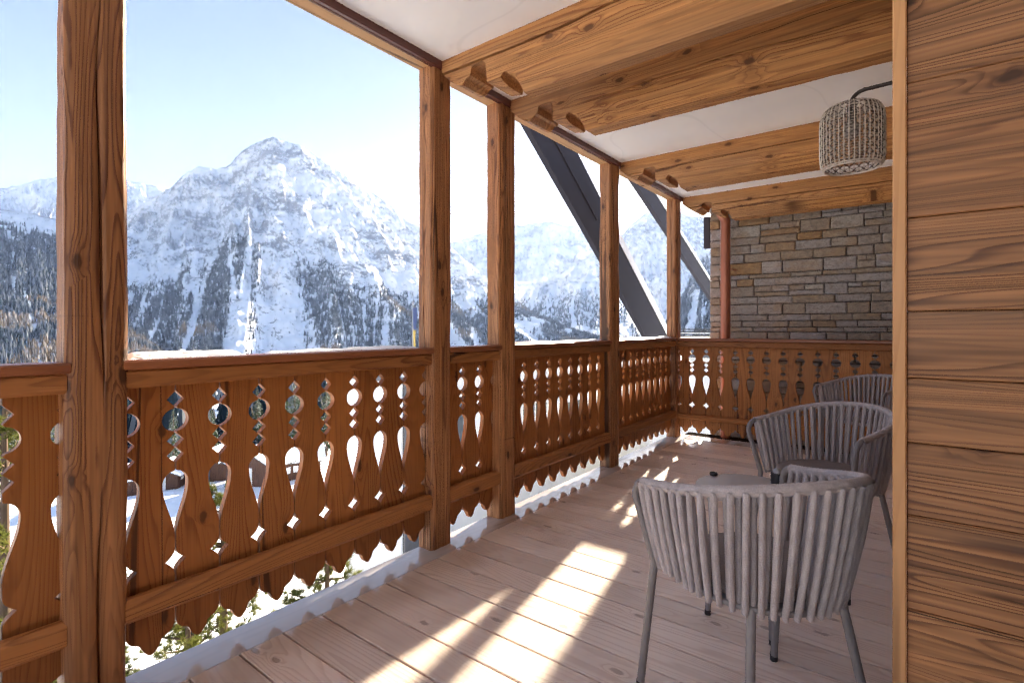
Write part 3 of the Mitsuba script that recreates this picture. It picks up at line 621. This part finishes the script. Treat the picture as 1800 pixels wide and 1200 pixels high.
# ---------------------------------------------------------------- rope chairs
def rim(phi):
    """plan outline of the rim: phi 0 at the back; beyond 100 degrees straight arms. returns x, y, z"""
    R0 = .276
    pm = math.radians(85.5)
    s = np.sign(phi); p = np.abs(phi); q = np.minimum(p, pm); ex = (p - pm).clip(0) * R0
    x = R0 * np.sin(q) + ex * math.cos(pm); yv = -R0 * np.cos(q) + ex * math.sin(pm)
    z = .698 + .098 * (.5 + .5 * np.cos(np.minimum(p / math.radians(150), 1) * np.pi))
    return np.stack([s * x, yv, z], -1)
def low(phi):
    r = rim(phi); k = .80
    return np.stack([r[:, 0] * .812, r[:, 1] * .812 + .01, np.full(len(r), .444)], -1)
PM = math.radians(125.5)
def make_chair(lab, cx, cy, facing):
    t = thing('rope_chair', lab, 'chair', 'grey rope armchairs on the deck')
    th = math.radians(facing)
    def tr(m): v = rot(m[0], th); v = v + [cx, cy, 0]; return v, m[1]
    ph = np.linspace(-PM, PM, 260); c = rim(ph); wrap = .0150 + .0016 * np.abs(np.sin(np.arange(260) * 1.05)) + .0008 * rng.random(260)
    put('rim', tr(tube(c, wrap, 12, up=(0, 0, 1))), 'rope', t, smooth=50, label='rope wrapped rim')
    lc = low(np.linspace(-PM, PM, 60))
    put('lower_ring', tr(tube(lc, .0095, 8, up=(0, 0, 1))), 'frame_metal', t, smooth=40)
    for s in (-1, 1):
        e = rim(np.array([s * PM]))[0]; b = rim(np.array([s * (PM - .05)]))[0]; d = e - b; d /= np.linalg.norm(d)
        k0 = low(np.array([s * PM]))[0] + [s * .012, .0, .01]
        pts = [e - d * .03, e]
        for q in np.linspace(.15, 1, 8): pts.append(e + d * .042 * math.sin(q * 1.57) + np.array([0, 0, -.05 * (1 - math.cos(q * 1.57))]))
        a0 = pts[-1]; k1 = np.array([k0[0], k0[1] + .025, .44])
        for q in np.linspace(0, 1, 7)[1:]: pts.append(a0 + (k1 - a0) * q)
        foot = np.array([s * .268, k1[1] + .055, .012])
        for q in np.linspace(0, 1, 6)[1:]: pts.append(k1 + (foot - k1) * q)
        put('leg', tr(tube(pts, .0125, 12, up=(1, 0, 0))), 'frame_metal', t, smooth=45)
        put('foot', tr(tube([foot - [0, 0, .011], foot + [0, 0, .012]], .0132, 12)), 'black_metal', t, smooth=40)
        bk = low(np.array([s * math.radians(42)]))[0]; fb = np.array([bk[0] * 1.42, bk[1] * 1.42, .012])
        put('leg', tr(tube([bk + (fb - bk) * q for q in np.linspace(0, 1, 6)], .0125, 12)), 'frame_metal', t, smooth=45)
        put('foot', tr(tube([fb - [0, 0, .011], fb + [0, 0, .012]], .0132, 12)), 'black_metal', t, smooth=40)
    NR = 32
    for i in range(NR):
        p0 = -PM + .05 + (2 * PM - .1) * i / (NR - 1)
        for j, (dp, rad) in enumerate(((-.034, 1), (.034, -1))):
            pj = p0 + dp + (rng.random() - .5) * .018; pb = p0 + dp * .8 + (rng.random() - .5) * .045
            A = rim(np.array([pj]))[0]; B = low(np.array([pb]))[0]
            o = np.array([math.sin(pj), -math.cos(pj), 0]); ob = np.array([math.sin(pb), -math.cos(pb), 0])
            A = A + o * .012 * rad; B = B + ob * .008 * rad - [0, 0, .012 if rad > 0 else -.004]
            q = np.linspace(0, 1, 7)[:, None]
            P = A + (B - A) * q + o * (.006 * np.sin(q * np.pi)) * (1 if rad > 0 else -.3) + o * ((rng.random() - .5) * .006) * np.sin(q * np.pi)
            put('rope', tr(tube(P, .0086 + .0010 * rng.random(), 8, up=tuple(np.cross(o, [0, 0, 1])), caps=False, flat=1.18)), 'rope', t, smooth=True)
    a = np.linspace(0, 2 * np.pi, 49)[:-1]
    se = np.stack([.212 * np.sign(np.cos(a)) * np.abs(np.cos(a)) ** .85, .205 * np.sign(np.sin(a)) * np.abs(np.sin(a)) ** .85 + .012], -1)
    def disc(sc, z):
        return np.concatenate([se * sc, np.full((48, 1), z)], 1)
    def lathe(rings, cap_z0, cap_z1):
        v = np.vstack(rings); f = quadstrip(48, len(rings)); n = len(v); i = np.arange(48); qn = (len(rings) - 1) * 48
        v = np.vstack([v, [[0, .012, cap_z0], [0, .012, cap_z1]]])
        f = np.vstack([f, np.stack([np.full(48, n), (i + 1) % 48, i], -1), np.stack([np.full(48, n + 1), qn + i, qn + (i + 1) % 48], -1)])
        return (v, f) if trimesh.Trimesh(v, f, process=False).volume > 0 else (v, f[:, ::-1])
    put('seat_tray', tr(lathe([disc(.98, .430), disc(1.03, .434), disc(1.03, .446), disc(.99, .450)], .430, .450)), 'seat_tray', t, smooth=35)
    put('cushion', tr(lathe([disc(.93, .454), disc(1.0, .462), disc(1.01, .478), disc(.98, .491), disc(.90, .499), disc(.6, .504)], .454, .505)), 'cushion_fabric', t, smooth=60)
    return t
CHAIRS = [('grey rope armchair nearest the viewer with its back turned', -.377, 1.720, 52.7),
          ('grey rope armchair in the middle, facing the round table', -.335, 3.02, -211.0),
          ('grey rope armchair farthest back by the end railing, partly hidden', -.305, 5.14, -213.0)]
for c in CHAIRS: make_chair(*c)

# ---------------------------------------------------------------- round table and what stands on it
TC = EYE[:2] + F[:2] * 2.13 + R[:2] * .965
tb_ = thing('round_table', 'small round grey side table between the two near chairs', 'table')
def rev(prof, n=56, c=(0, 0)):
    a = np.linspace(0, 2 * np.pi, n + 1)[:-1]; pr = np.array(prof, float)
    v = np.stack([np.outer(pr[:, 0], np.cos(a)) + c[0], np.outer(pr[:, 0], np.sin(a)) + c[1], np.repeat(pr[:, 1:], n, 1)], -1).reshape(-1, 3)
    f = quadstrip(n, len(pr))
    return (v, f) if trimesh.Trimesh(v, f, process=False).volume > 0 else (v, f[:, ::-1])
put('table_top', rev([(0.0001, .532), (.196, .532), (.202, .535), (.204, .541), (.202, .547), (.197, .550), (0.0001, .550)], c=TC), 'table_top', tb_, smooth=35)
for k in range(3):
    a = math.radians(-62 + 120 * k + math.degrees(math.atan2(F[1], F[0])) - 90 - 20)
    b0, b1 = TC + .13 * np.array([math.cos(a), math.sin(a)]), TC + .155 * np.array([math.cos(a), math.sin(a)])
    put('leg', tube([(*b0, .532), (*((b0 + b1) / 2), .27), (*b1, .012)], .0115, 12), 'frame_metal', tb_, smooth=45)
    put('foot', tube([(*b1, .001), (*b1, .02)], .0125, 12), 'black_metal', tb_, smooth=40)
lc = TC + R[:2] * .145 + F[:2] * .045
ln = thing('table_lantern', 'small black lantern with a grey lid on the round table', 'lantern')
put('body', rev([(.0001, .5505), (.026, .5505), (.028, .553), (.028, .592), (.026, .596), (.0001, .596)], 32, lc), 'black_metal', ln, smooth=35)
put('lid', rev([(.0001, .5965), (.021, .5965), (.022, .600), (.016, .610), (.006, .616), (.0001, .617)], 32, lc), 'lid_metal', ln, smooth=50)
ac = TC - R[:2] * .075 + F[:2] * .172
tag(put('ashtray', rev([(.0001, .551), (.016, .551), (.017, .555), (.016, .562), (.013, .562), (.012, .556), (.0001, .555)], 28, ac), 'black_metal', smooth=35), 'tiny dark dish at the far edge of the round table', 'dish')

# ---------------------------------------------------------------- snow on the railing
def snow_strip(y0, y1, x0, x1, h, seed, z0=1.0925):
    ny, nx = max(8, int((y1 - y0) / .012)), 14
    Y, X = np.meshgrid(np.linspace(0, 1, ny), np.linspace(0, 1, nx), indexing='ij')
    e = (np.clip(np.minimum(Y, 1 - Y) * (y1 - y0) / .035, 0, 1) ** .5) * np.clip(np.minimum(X * 5, (1 - X) * 1.6), 0, 1) ** .6
    y = y0 + (y1 - y0) * Y; x = x0 + (x1 - x0) * X + (X - .5) * .02 * (meshkit.fbm(np.stack([y * 14, y * 0, X * 0 + seed], -1), 3, seed) - .5) * 2
    z = z0 + h * e * (.45 + 1.1 * meshkit.fbm(np.stack([y * 9, x * 26, y * 0], -1), 3, seed))
    v = np.concatenate([np.stack([x, y, z], -1).reshape(-1, 3), np.stack([x, y, x * 0 + z0], -1).reshape(-1, 3)])
    f = quadstrip(nx, ny, False); n = ny * nx
    b = np.concatenate([np.arange(nx), np.arange(1, ny) * nx + nx - 1, (ny - 1) * nx + np.arange(nx - 2, -1, -1), np.arange(ny - 2, 0, -1) * nx]); b2 = np.roll(b, -1)
    f = np.vstack([f, f[:, ::-1] + n, np.stack([b, b + n, b2], -1), np.stack([b2, b + n, b2 + n], -1)])
    return (v, f) if trimesh.Trimesh(v, f, process=False).volume > 0 else (v, f[:, ::-1])
tag(put('railing_snow', snow_strip(.60, 1.00, -2.172, -2.085, .020, 3), 'snow_near', smooth=50), 'lump of old snow on the railing beside the nearest post', 'snow')
tag(put('railing_snow', snow_strip(1.10, 1.94, -2.170, -2.125, .012, 4), 'snow_near', smooth=50), 'thin line of snow on the outer edge of the widest railing bay', 'snow')
tag(put('railing_snow', snow_strip(2.76, 4.03, -2.170, -2.11, .012, 5), 'snow_near', smooth=50), 'thin snow on the railing behind the short bay', 'snow')
tag(put('railing_snow', snow_strip(4.27, 5.60, -2.170, -2.09, .016, 6), 'snow_near', smooth=50), 'sunlit snow on the railing before the corner post', 'snow')

# ---------------------------------------------------------------- neighbours: struts, white house, barns, trees
def strut(lab, p, q, depth, w):
    """box section strut in the plane x = const from p to q (y, z of the upper edge's ends), depth down across it"""
    p, q = np.array(p, float), np.array(q, float); d = (q - p) / np.linalg.norm(q - p); n = np.array([d[1], -d[0]]); n = n if n[1] < 0 else -n
    t = thing('steel_strut', lab, 'strut', 'slanting dark steel struts beyond the railing')
    def bar(o0, o1, xa, xb, nm, mat):
        c = [p + n * o0, q + n * o0, q + n * o1, p + n * o1]
        P = [(x, a, b) for x in (xa, xb) for a, b in c]
        m = hull(P); put(nm, m, mat, t)
    bar(0, depth, -3.2 - w / 2, -3.2 + w / 2, 'web', 'steel')
    bar(-.02, 0 - .001, -3.2 - w / 2 - .004, -3.2 + w / 2 + .004, 'top_flange', 'steel')
    return t, p, q, d, n
t, p, q, d, n = strut('slanting dark steel strut nearer the viewer, crossing behind a post', (4.10, 4.105), (9.2, .365), .48, .07)
put('end_plate', hull([(x, *(p + d * a + n * b)) for x in (-3.164, -3.15) for a in (0, 2.35) for b in (-.09, .2)]), 'steel', t)
t2, p2, q2, d2, n2 = strut('slanting dark steel strut farther away, ending at the stone wall', (6.3, 3.885), (13.2, .987), .26, .07)
def strip_snow(p, q, d, n, a0, a1, h):
    c = [p + d * a0 - n * .022, p + d * a1 - n * .022, p + d * (a1 - .05) - n * (.022 + h), p + d * (a0 + .05) - n * (.022 + h)]
    return hull([(x, a, b) for x in (-3.245, -3.155) for a, b in c])
put('snow_cover', strip_snow(p, q, d, n, 2.9, 6.2, .12), 'snow_near', t, label='strip of sunlit snow')
put('snow_cover', strip_snow(p2, q2, d2, n2, 1.0, 7.2, .06), 'snow_near', t2, label='strip of sunlit snow')

wb = thing('white_house', 'white rendered apartment house with flat snowy roof below the railing', 'house')
WX, WY, WT = -12.0, 10.27, -.42
put('wall', box(WX - 2.7, WX, WY, 44, -22, WT), 'white_render', wb)
put('roof', box(WX - 2.8, WX + .2, WY - .15, 44.1, WT + .001, WT + .13), 'frame_grey', wb)
put('roof_snow', box(WX - 2.75, WX + .12, WY - .1, 44.05, WT + .131, WT + .50, .12), 'snow_near', wb)
for (y0, y1, z0, z1) in [(11.9, 13.0, -3.0, -1.0), (16.2, 18.0, -4.2, -1.7), (19.4, 21.2, -4.2, -1.7), (23.4, 24.8, -4.0, -1.9), (27, 29.6, -4.2, -1.7), (33, 35.6, -4.2, -1.7), (14.2, 15.6, -10.2, -7.0), (19, 21.6, -10.2, -7.0), (11.6, 13.2, -10.2, -7.0)]:
    w = put('window', box(WX - .02, WX + .05, y0, y1, z0, z1), 'frame_white', wb)
    ym = (y0 + y1) / 2
    put('pane', box(WX + .051, WX + .056, y0 + .1, ym - .05, z0 + .1, z1 - .1), 'window_glass', w)
    put('pane', box(WX + .051, WX + .056, ym + .05, y1 - .1, z0 + .1, z1 - .1), 'window_glass', w)
put('dark_cladding', box(WX + .003, WX + .10, WY + .05, WY + .75, -6.6, WT - .05), 'frame_grey', wb)
z0 = -6.7
put('balcony_slab', box(WX + .002, WX + 2.2, WY + .1, 42, z0 - .3, z0), 'white_render', wb)
put('balcony_post', box(WX + 2.1, WX + 2.18, WY + .1, 42, z0 + 1.9, z0 + 2.0), 'frame_grey', wb)
put('balcony_slats', cat_mesh([box(WX + 2.11, WX + 2.17, yy, yy + .08, z0, z0 + 1.9) for yy in np.arange(WY + .12, 42, .19)]), 'frame_grey', wb, kind='stuff', label='dark upright balcony slats')
put('balcony_slab', box(WX + .002, WX + 1.9, 16, 32, -1.55, -1.30), 'white_render', wb)

tr_ = thing('terrace_railing', 'black slatted terrace railing with a line of snow beside the stone wall', 'railing')
o = EYE + F * 19.5 + R * 19.5 * .345
put('base', box(o[0] - 1.6, o[0] + 2.0, o[1] - .1, o[1] + .1, .10, .84), 'frame_grey', tr_)
for k in range(4): put('slat', box(o[0] - 1.6, o[0] + 2.0, o[1] - .05, o[1] + .02, .86 + .085 * k, .91 + .085 * k), 'black_metal', tr_)
put('snow_line', box(o[0] - 1.6, o[0] + 2.0, o[1] - .12, o[1] - .02, .985, 1.012), 'snow_near', tr_)
put('roof_block', box(o[0] - 1.6, o[0] + 4.0, o[1] + .1, o[1] + 9, -13, .80), 'white_render', tr_)

fl = thing('flagpole', 'slim flagpole with a blue and yellow hanging flag beside a post', 'flagpole')
fo = EYE + F * 26 + R * 26 * (-.1905)
put('pole', tube([(fo[0], fo[1], -14), (fo[0], fo[1], 2.5)], .035, 8), 'lid_metal', fl, smooth=40)
zz = np.linspace(0.0, 2.2, 18); xx = np.linspace(0, 1, 7); Z, X = np.meshgrid(zz, xx, indexing='ij')
fv = np.stack([fo[0] + .05 + .17 * X, fo[1] + .10 * np.sin(X * 5 + Z * 1.3), Z], -1).reshape(-1, 3)
put('flag', (fv, quadstrip(7, 18, False)), 'flag_cloth', fl, smooth=True)

def barn(lab, px, dep, w, l, h, ang, rise=.45, door=None):
    c = EYE + F * dep + R * dep * (px - 900) / 916.5
    z0 = float(ground_z(c[0], c[1])) - .6; h = h + .6
    t = thing('barn', lab, 'barn', 'timber barns on the snowy slope')
    def g(m): return rot(m[0], ang) + [c[0], c[1], z0], m[1]
    rz = h + w / 2 * rise * 2 * .5
    put('wall', g(hull([(x, yv, zv) for yv in (-l / 2, l / 2) for x, zv in ((-w / 2, 0), (w / 2, 0), (-w / 2, h), (w / 2, h), (0, rz))])), 'wood_barn', t)
    for s in (-1, 1):
        e = (s * (w / 2 + .5), h - .5 * rise); tp = (-s * .0, rz)
        def slab(a, b): return hull([(x, yv, zv + k) for yv in (-l / 2 - .5, l / 2 + .5) for x, zv in (e, tp) for k in (a, b)])
        put('roof', g(slab(.03, .12)), 'frame_grey', t); put('roof_snow', g(slab(.125, .48)), 'snow', t)
    put('door', g(box(-.5, .5, -l / 2 - .06, -l / 2 - .01, .6, 2.6)), 'frame_white' if door else 'frame_grey', t)
    put('window', g(box(w / 2 + .01, w / 2 + .05, -.6, .2, 1.6, 2.3)), 'frame_white', t)
barn('low barn with two snowy roofs farthest up the slope', 380, 60, 5.2, 4.6, 2.2, .7)
barn('dark barn with a white door on the snowy slope', 468, 57, 6.0, 5.0, 2.4, .35, door=True)
barn('brown barn gable right of the white door barn', 520, 59, 4.6, 5.0, 2.2, -.5)
barn('small pale hut behind the nearest post', 292, 56, 3.2, 3.0, 1.8, .9, door=True)
barn('small barn beside the nearest post', 234, 54, 3.4, 3.0, 2.0, .2)

def spruce(lab, px, dep, h, name='spruce_tree'):
    c = EYE + F * dep + R * dep * (px - 900) / 916.5; z0 = float(ground_z(c[0], c[1])) - .2
    t = thing(name, lab, 'tree', 'spruces on the slope below')
    put('trunk', tube([(c[0], c[1], z0), (c[0], c[1], z0 + h * .9)], np.array([h * .016, h * .003]), 7), 'bark', t, smooth=60)
    g = np.random.default_rng(int(px * 7 + dep)); nb = 260
    zf = g.random(nb) ** .75; r = h * .17 * (1 - zf) ** .85 * (.7 + .5 * g.random(nb)) + .05; a = g.random(nb) * 6.283
    vs, fs, us, k = [], [], [], 0
    base = np.stack([np.full(nb, c[0]), np.full(nb, c[1]), z0 + h * (.08 + .90 * zf)], -1)
    o = np.stack([np.cos(a), np.sin(a), np.full(nb, -.35)], -1); s = np.stack([-np.sin(a), np.cos(a), a * 0], -1)
    for q in range(9):
        f0, f1 = q / 9, (q + 1.6) / 9; w = .30 * (1 - f0 * .75)
        jit = (g.random((nb, 3)) - .5) * (r * .12)[:, None]
        A = base + o * (r * f0)[:, None] + jit; sg = g.choice([-1, 1], nb)[:, None]
        B = base + o * (r * f1)[:, None] + s * (r * w)[:, None] * sg + jit; Cc = base + o * (r * (f0 + .05))[:, None] + s * (r * w * .9)[:, None] * sg * g.random((nb, 1)) + [0, 0, 0] - np.stack([r * 0, r * 0, r * .12], -1)
        v = np.stack([A, B, Cc], 1).reshape(-1, 3); vs.append(v); fs.append(np.arange(len(v)).reshape(-1, 3) + k); k += len(v)
        us.append(np.repeat(np.stack([g.random(nb), g.random(nb) * .9], -1), 3, 0))
    put('crown', (np.vstack(vs), np.vstack(fs)), 'spruce_leaf', t, uid=np.vstack(us))
SPR = [(305, 60, 9, 'broad dark spruce behind the small pale hut, in the first cut-outs from the nearest post'), (340, 100, 13, 'tall spruce on the slope between the first and second cut-outs'), (372, 92, 9, 'left one of the snowy spruces in the second cut-outs from the nearest post'),
       (402, 97, 9, 'right one of the snowy spruces in the second cut-outs from the nearest post'), (452, 110, 13, 'spruce above the white door barn in the third cut-outs from the nearest post'), (498, 112, 14, 'spruce left of the fourth cut-outs above the barn gable'),
       (518, 96, 13, 'wide spruce filling the fourth round cut-out from the nearest post'), (548, 100, 14, 'tall spruce between the fourth and fifth cut-outs'), (574, 78, 12, 'nearest spruce beside the white house, in the fifth cut-outs'), (592, 90, 13, 'spruce standing closest to the end wall of the white house'),
       (20, 66, 12, 'spruce at the far left edge behind the yellow green pine'), (84, 74, 11, 'spruce close beside the nearest post on its left')]
for px, dep, h, lab in SPR: spruce(lab, px, dep, h)

gx = np.random.default_rng(31); n = 5200
az = np.radians(gx.uniform(-88, 6, n)); dd = 125 + 800 * gx.random(n) ** 1.3
X, Y = -3 + np.sin(az) * dd, np.cos(az) * dd
keep = meshkit.fbm(np.stack([X * .012, Y * .012, X * 0], -1), 3, 17) > .44
X, Y = X[keep], Y[keep]
P = np.stack([X, Y, ground_z(X, Y)], -1)
sel = meshkit.fbm(np.stack([X * .02, Y * .02, X * 0], -1), 2, 19) > .62
forest('spruce_forest', 'spruce forest in the valley below the balcony', P[~sel], 'spruce_far', (9, 17), gx)
forest('larch_forest', 'golden larches in the valley below the balcony', P[sel], 'larch_far', (8, 15), gx)

def pine(lab, px, dep, top_y, h, spread, seed):
    c = EYE + F * dep + R * dep * (px - 900) / 916.5; zt = 1.2 + dep * (576 - top_y) / 916.5; z0 = zt - h
    t = thing('pine_tree', lab, 'tree', 'pines just below the railing')
    g = np.random.default_rng(seed); gz = float(ground_z(c[0], c[1])) - .3
    put('trunk', tube([(c[0], c[1], gz), (c[0] + .05, c[1], (gz + zt) / 2), (c[0], c[1], zt - .15)], np.array([.11, .08, .02]), 9), 'bark', t, smooth=60)
    nb = 46; br, tu, uv, k = [], [], [], 0
    for b in range(nb):
        zf = g.random() ** .8; a = g.random() * 6.283; L = spread * (1 - .8 * zf) * g.uniform(.6, 1.15) + .12
        p0 = np.array([c[0], c[1], z0 + h * zf * .97]); d = np.array([math.cos(a), math.sin(a), .12 + .3 * g.random()])
        q = np.linspace(0, 1, 5)[:, None]; P = p0 + d * L * q + np.array([0, 0, .12 * L]) * q ** 2
        br.append(tube(P, np.linspace(.014, .004, 5), 5))
        nt = int(7 + 20 * L)
        for _ in range(nt):
            f = .25 + .75 * g.random() ** .7; m = p0 + d * L * f + np.array([0, 0, .12 * L * f * f]) + (g.random(3) - .5) * .16 * (.4 + L)
            nn = 34; dirs = g.normal(size=(nn, 3)) + d * .9 + [0, 0, .7]; dirs /= np.linalg.norm(dirs, axis=1, keepdims=True)
            ln_ = .055 + .035 * g.random((nn, 1)); s = np.cross(dirs, g.normal(size=(nn, 3))); s /= np.linalg.norm(s, axis=1, keepdims=True); w = .0035
            v = np.stack([m + s * w, m - s * w, m + dirs * ln_], 1).reshape(-1, 3)
            tu.append(v); uv.append(np.tile([[g.random(), 0]], (nn * 3, 1)))
    put('branches', cat_mesh(br), 'bark', t, smooth=True)
    v = np.vstack(tu); put('needles', (v, np.arange(len(v)).reshape(-1, 3)), 'pine_leaf', t, uid=np.vstack(uv))
pine('yellow green pine reaching up outside the cut off railing bay', 8, 5.2, 690, 3.6, 1.25, 1)
pine('pine top behind the lower boards beside the nearest post', 100, 5.0, 1010, 2.0, .8, 2)
pine('yellow green pine top in front of the barns', 392, 6.2, 858, 2.6, .75, 3)
pine('low pine top under the boards of the widest bay', 330, 5.2, 1030, 1.6, .75, 4)
pine('pine top beside the corner of the white house', 575, 5.6, 965, 1.8, .6, 5)

# ---------------------------------------------------------------- haze
scene['haze'] = {'type': 'cube', 'to_world': T().translate([-3500, 2500, 1050]).scale([9500, 9500, 1250]), 'bsdf': {'type': 'null'}, 'interior': {'type': 'ref', 'id': 'haze_air'}}
tag('haze', 'thin winter haze filling the valley', 'haze', kind='stuff')
